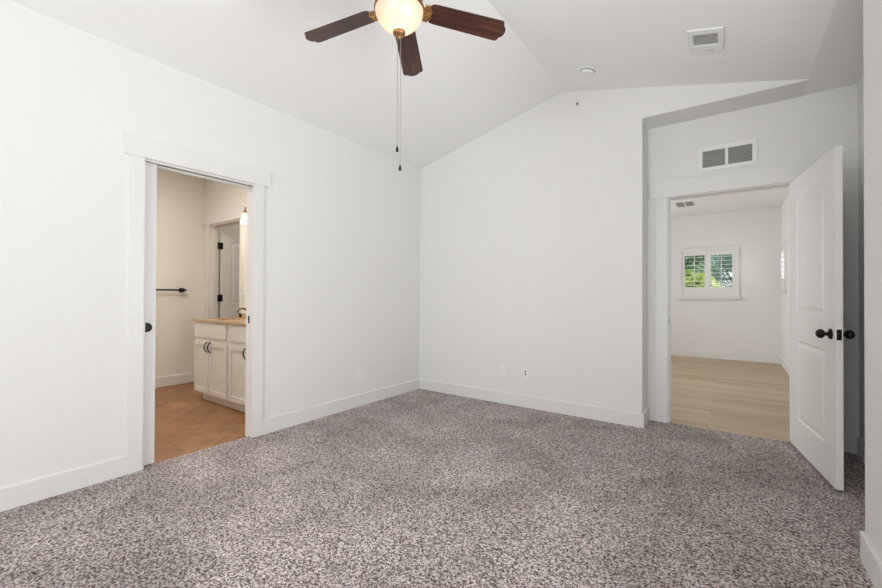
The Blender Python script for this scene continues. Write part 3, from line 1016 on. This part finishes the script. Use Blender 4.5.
# countertop with an under-mounted basin
bm = bx((VX0 - 0.025, VY0 - 0.03, 0.868, -1.60, VY1, 0.892), (-1.20, VY0 - 0.03, 0.868, VX1 + 0.004, VY1, 0.892), (-1.60, VY0 - 0.03, 0.868, -1.20, -1.80, 0.892), (-1.60, -1.50, 0.868, -1.20, VY1, 0.892))
top = obj('countertop', bm, STONE)
tag(top, 'speckled tan countertop on the white vanity', 'countertop')
tag(obj('backsplash', bx((VX0 - 0.025, VY1 - 0.015, 0.892, VX1 + 0.004, VY1, 0.94)), STONE), 'low tan backsplash strip behind the vanity faucet', 'backsplash')
obj('basin', bx((-1.60, -1.80, 0.8681, -1.20, -1.50, 0.872)), STONE, top)
fc = thing('faucet', 'bronze faucet at the back of the tan countertop', 'faucet', (-1.41, -1.445, 0.892))
bm = bmesh.new()
lathe(bm, [(0.030, 0), (0.030, 0.008), (0.020, 0.018), (0.015, 0.05), (0.020, 0.085), (0.012, 0.105), (0.006, 0.125), (0, 0.128)], 20)
obj('faucet_body', bm, OILED, fc, smooth=True)
bm = bmesh.new()
tube(bm, [(0, 0, 0.075), (0.0, -0.05, 0.115), (0.0, -0.10, 0.11), (0.0, -0.125, 0.075)], [0.012, 0.011, 0.010, 0.009], 10)
obj('spout', bm, OILED, fc, smooth=True)
bm = bmesh.new()
tube(bm, [(0, 0, 0.10), (0.03, 0.005, 0.115), (0.055, 0.008, 0.118)], [0.006, 0.006, 0.008], 8)
obj('faucet_handle', bm, OILED, fc, smooth=True)

mir = obj('wall_mirror', bx((-1.52, BY1 - 0.006, 0.97, -0.16, BY1 - 0.0005, 1.95)), MIRROR)
tag(mir, 'frameless mirror on the wall above the vanity', 'mirror')

# vanity light: bar with glass shades
vl = thing('vanity_light', 'bronze vanity light with glowing glass shades above the mirror', 'wall lamp', (-0.95, BY1, 2.17))
bm = bx((-0.10, -0.022, -0.055, 0.10, 0, 0.055))
obj('back_plate', bm, BRONZE, vl, bevel=0.004)
bm = bmesh.new()
tube(bm, [(-0.44, -0.06, 0.0), (0.44, -0.06, 0.0)], 0.007)
tube(bm, [(0, -0.06, 0), (0, -0.02, 0)], 0.01)
obj('light_bar', bm, BRONZE, vl, smooth=True)
for dx in (-0.41, 0.0, 0.41):
    bm = bmesh.new()
    tube(bm, [(dx, -0.06, 0.0), (dx, -0.085, 0.020), (dx, -0.100, 0.018), (dx, -0.128, -0.01), (dx, -0.13, -0.04)], 0.006)
    lathe(bm, [(0, -0.030), (0.014, -0.032), (0.024, -0.052), (0.026, -0.068), (0, -0.068)], 20, Matrix.Translation((dx, -0.13, 0)))
    sh_arm = obj('shade_holder', bm, BRONZE, vl, smooth=True)
    bm = bmesh.new()
    op = [(0.026, -0.066), (0.030, -0.085), (0.040, -0.125), (0.050, -0.165), (0.053, -0.185)]
    lathe(bm, op + [(r - 0.003, z) for r, z in op[::-1]], 28, Matrix.Translation((dx, -0.13, 0)), cap=False)
    obj('glass_shade', bm, SHADE, vl, smooth=True)
    bm = bmesh.new()
    ball(bm, (dx, -0.13, -0.125), 0.024, 14, sz=1.3)
    obj('light_bulb', bm, BULB, vl, smooth=True)
    point('vanity_bulb_light', (-0.95 + dx, BY1 - 0.13, 2.17 - 0.19), 1.8, (1.0, 0.86, 0.70), 0.03)
area('bathroom_fill', (-1.3, -2.6, 2.73), (0, 0, -1), 0.35, 0.35, 24, (1.0, 0.95, 0.87))  # added out of view to brighten the bathroom
# square frame put around the added light
cf = thing('added_ceiling_light', 'added square ceiling light, out of view in the bathroom', 'added ceiling lamp', (-1.3, -2.6, 2.75))
obj('added_light_frame', bx((-0.20, -0.20, -0.018, 0.20, -0.18, 0), (-0.20, 0.18, -0.018, 0.20, 0.20, 0), (-0.20, -0.18, -0.018, -0.18, 0.18, 0), (0.18, -0.18, -0.018, 0.20, 0.18, 0)), BRONZE, cf)

area('closet_fill', (-1.9, -0.5, 2.72), (0, 0, -1), 0.3, 0.3, 6, (1.0, 0.92, 0.82))  # unseen lamp added to light the small room
cl = thing('added_ceiling_light', 'added unseen square ceiling light in the small room behind the open panel door', 'added ceiling lamp', (-1.9, -0.5, 2.75))
obj('added_light_frame', bx((-0.18, -0.18, -0.018, 0.18, -0.16, 0), (-0.18, 0.16, -0.018, 0.18, 0.18, 0), (-0.18, -0.16, -0.018, -0.16, 0.16, 0), (0.16, -0.16, -0.018, 0.18, 0.16, 0)), BRONZE, cl)

# towel bar
tb = thing('towel_bar', 'black towel bar on the bathroom wall left of the vanity', 'towel bar', (BX0, -1.665, 1.224))
bm = bmesh.new()
tube(bm, [(0.060, -0.62, 0), (0.060, 0.0, 0)], 0.011, 10)
obj('bar', bm, BLACK, tb, smooth=True)
for y in (0.0, -0.62):
    bm = bmesh.new()
    lathe(bm, [(0.030, 0), (0.030, 0.006), (0.013, 0.014), (0.012, 0.045), (0.024, 0.052), (0.026, 0.066), (0.014, 0.078), (0.0, 0.080)], 20, Matrix.Translation((0, y, 0)) @ Matrix.Rotation(R(90), 4, 'Y'))
    if y == 0.0:
        tube(bm, [(0.060, 0.018, 0), (0.060, 0.040, 0), (0.060, 0.052, 0)], [0.014, 0.009, 0.002], 10)
    obj('bracket', bm, BLACK, tb, smooth=True)
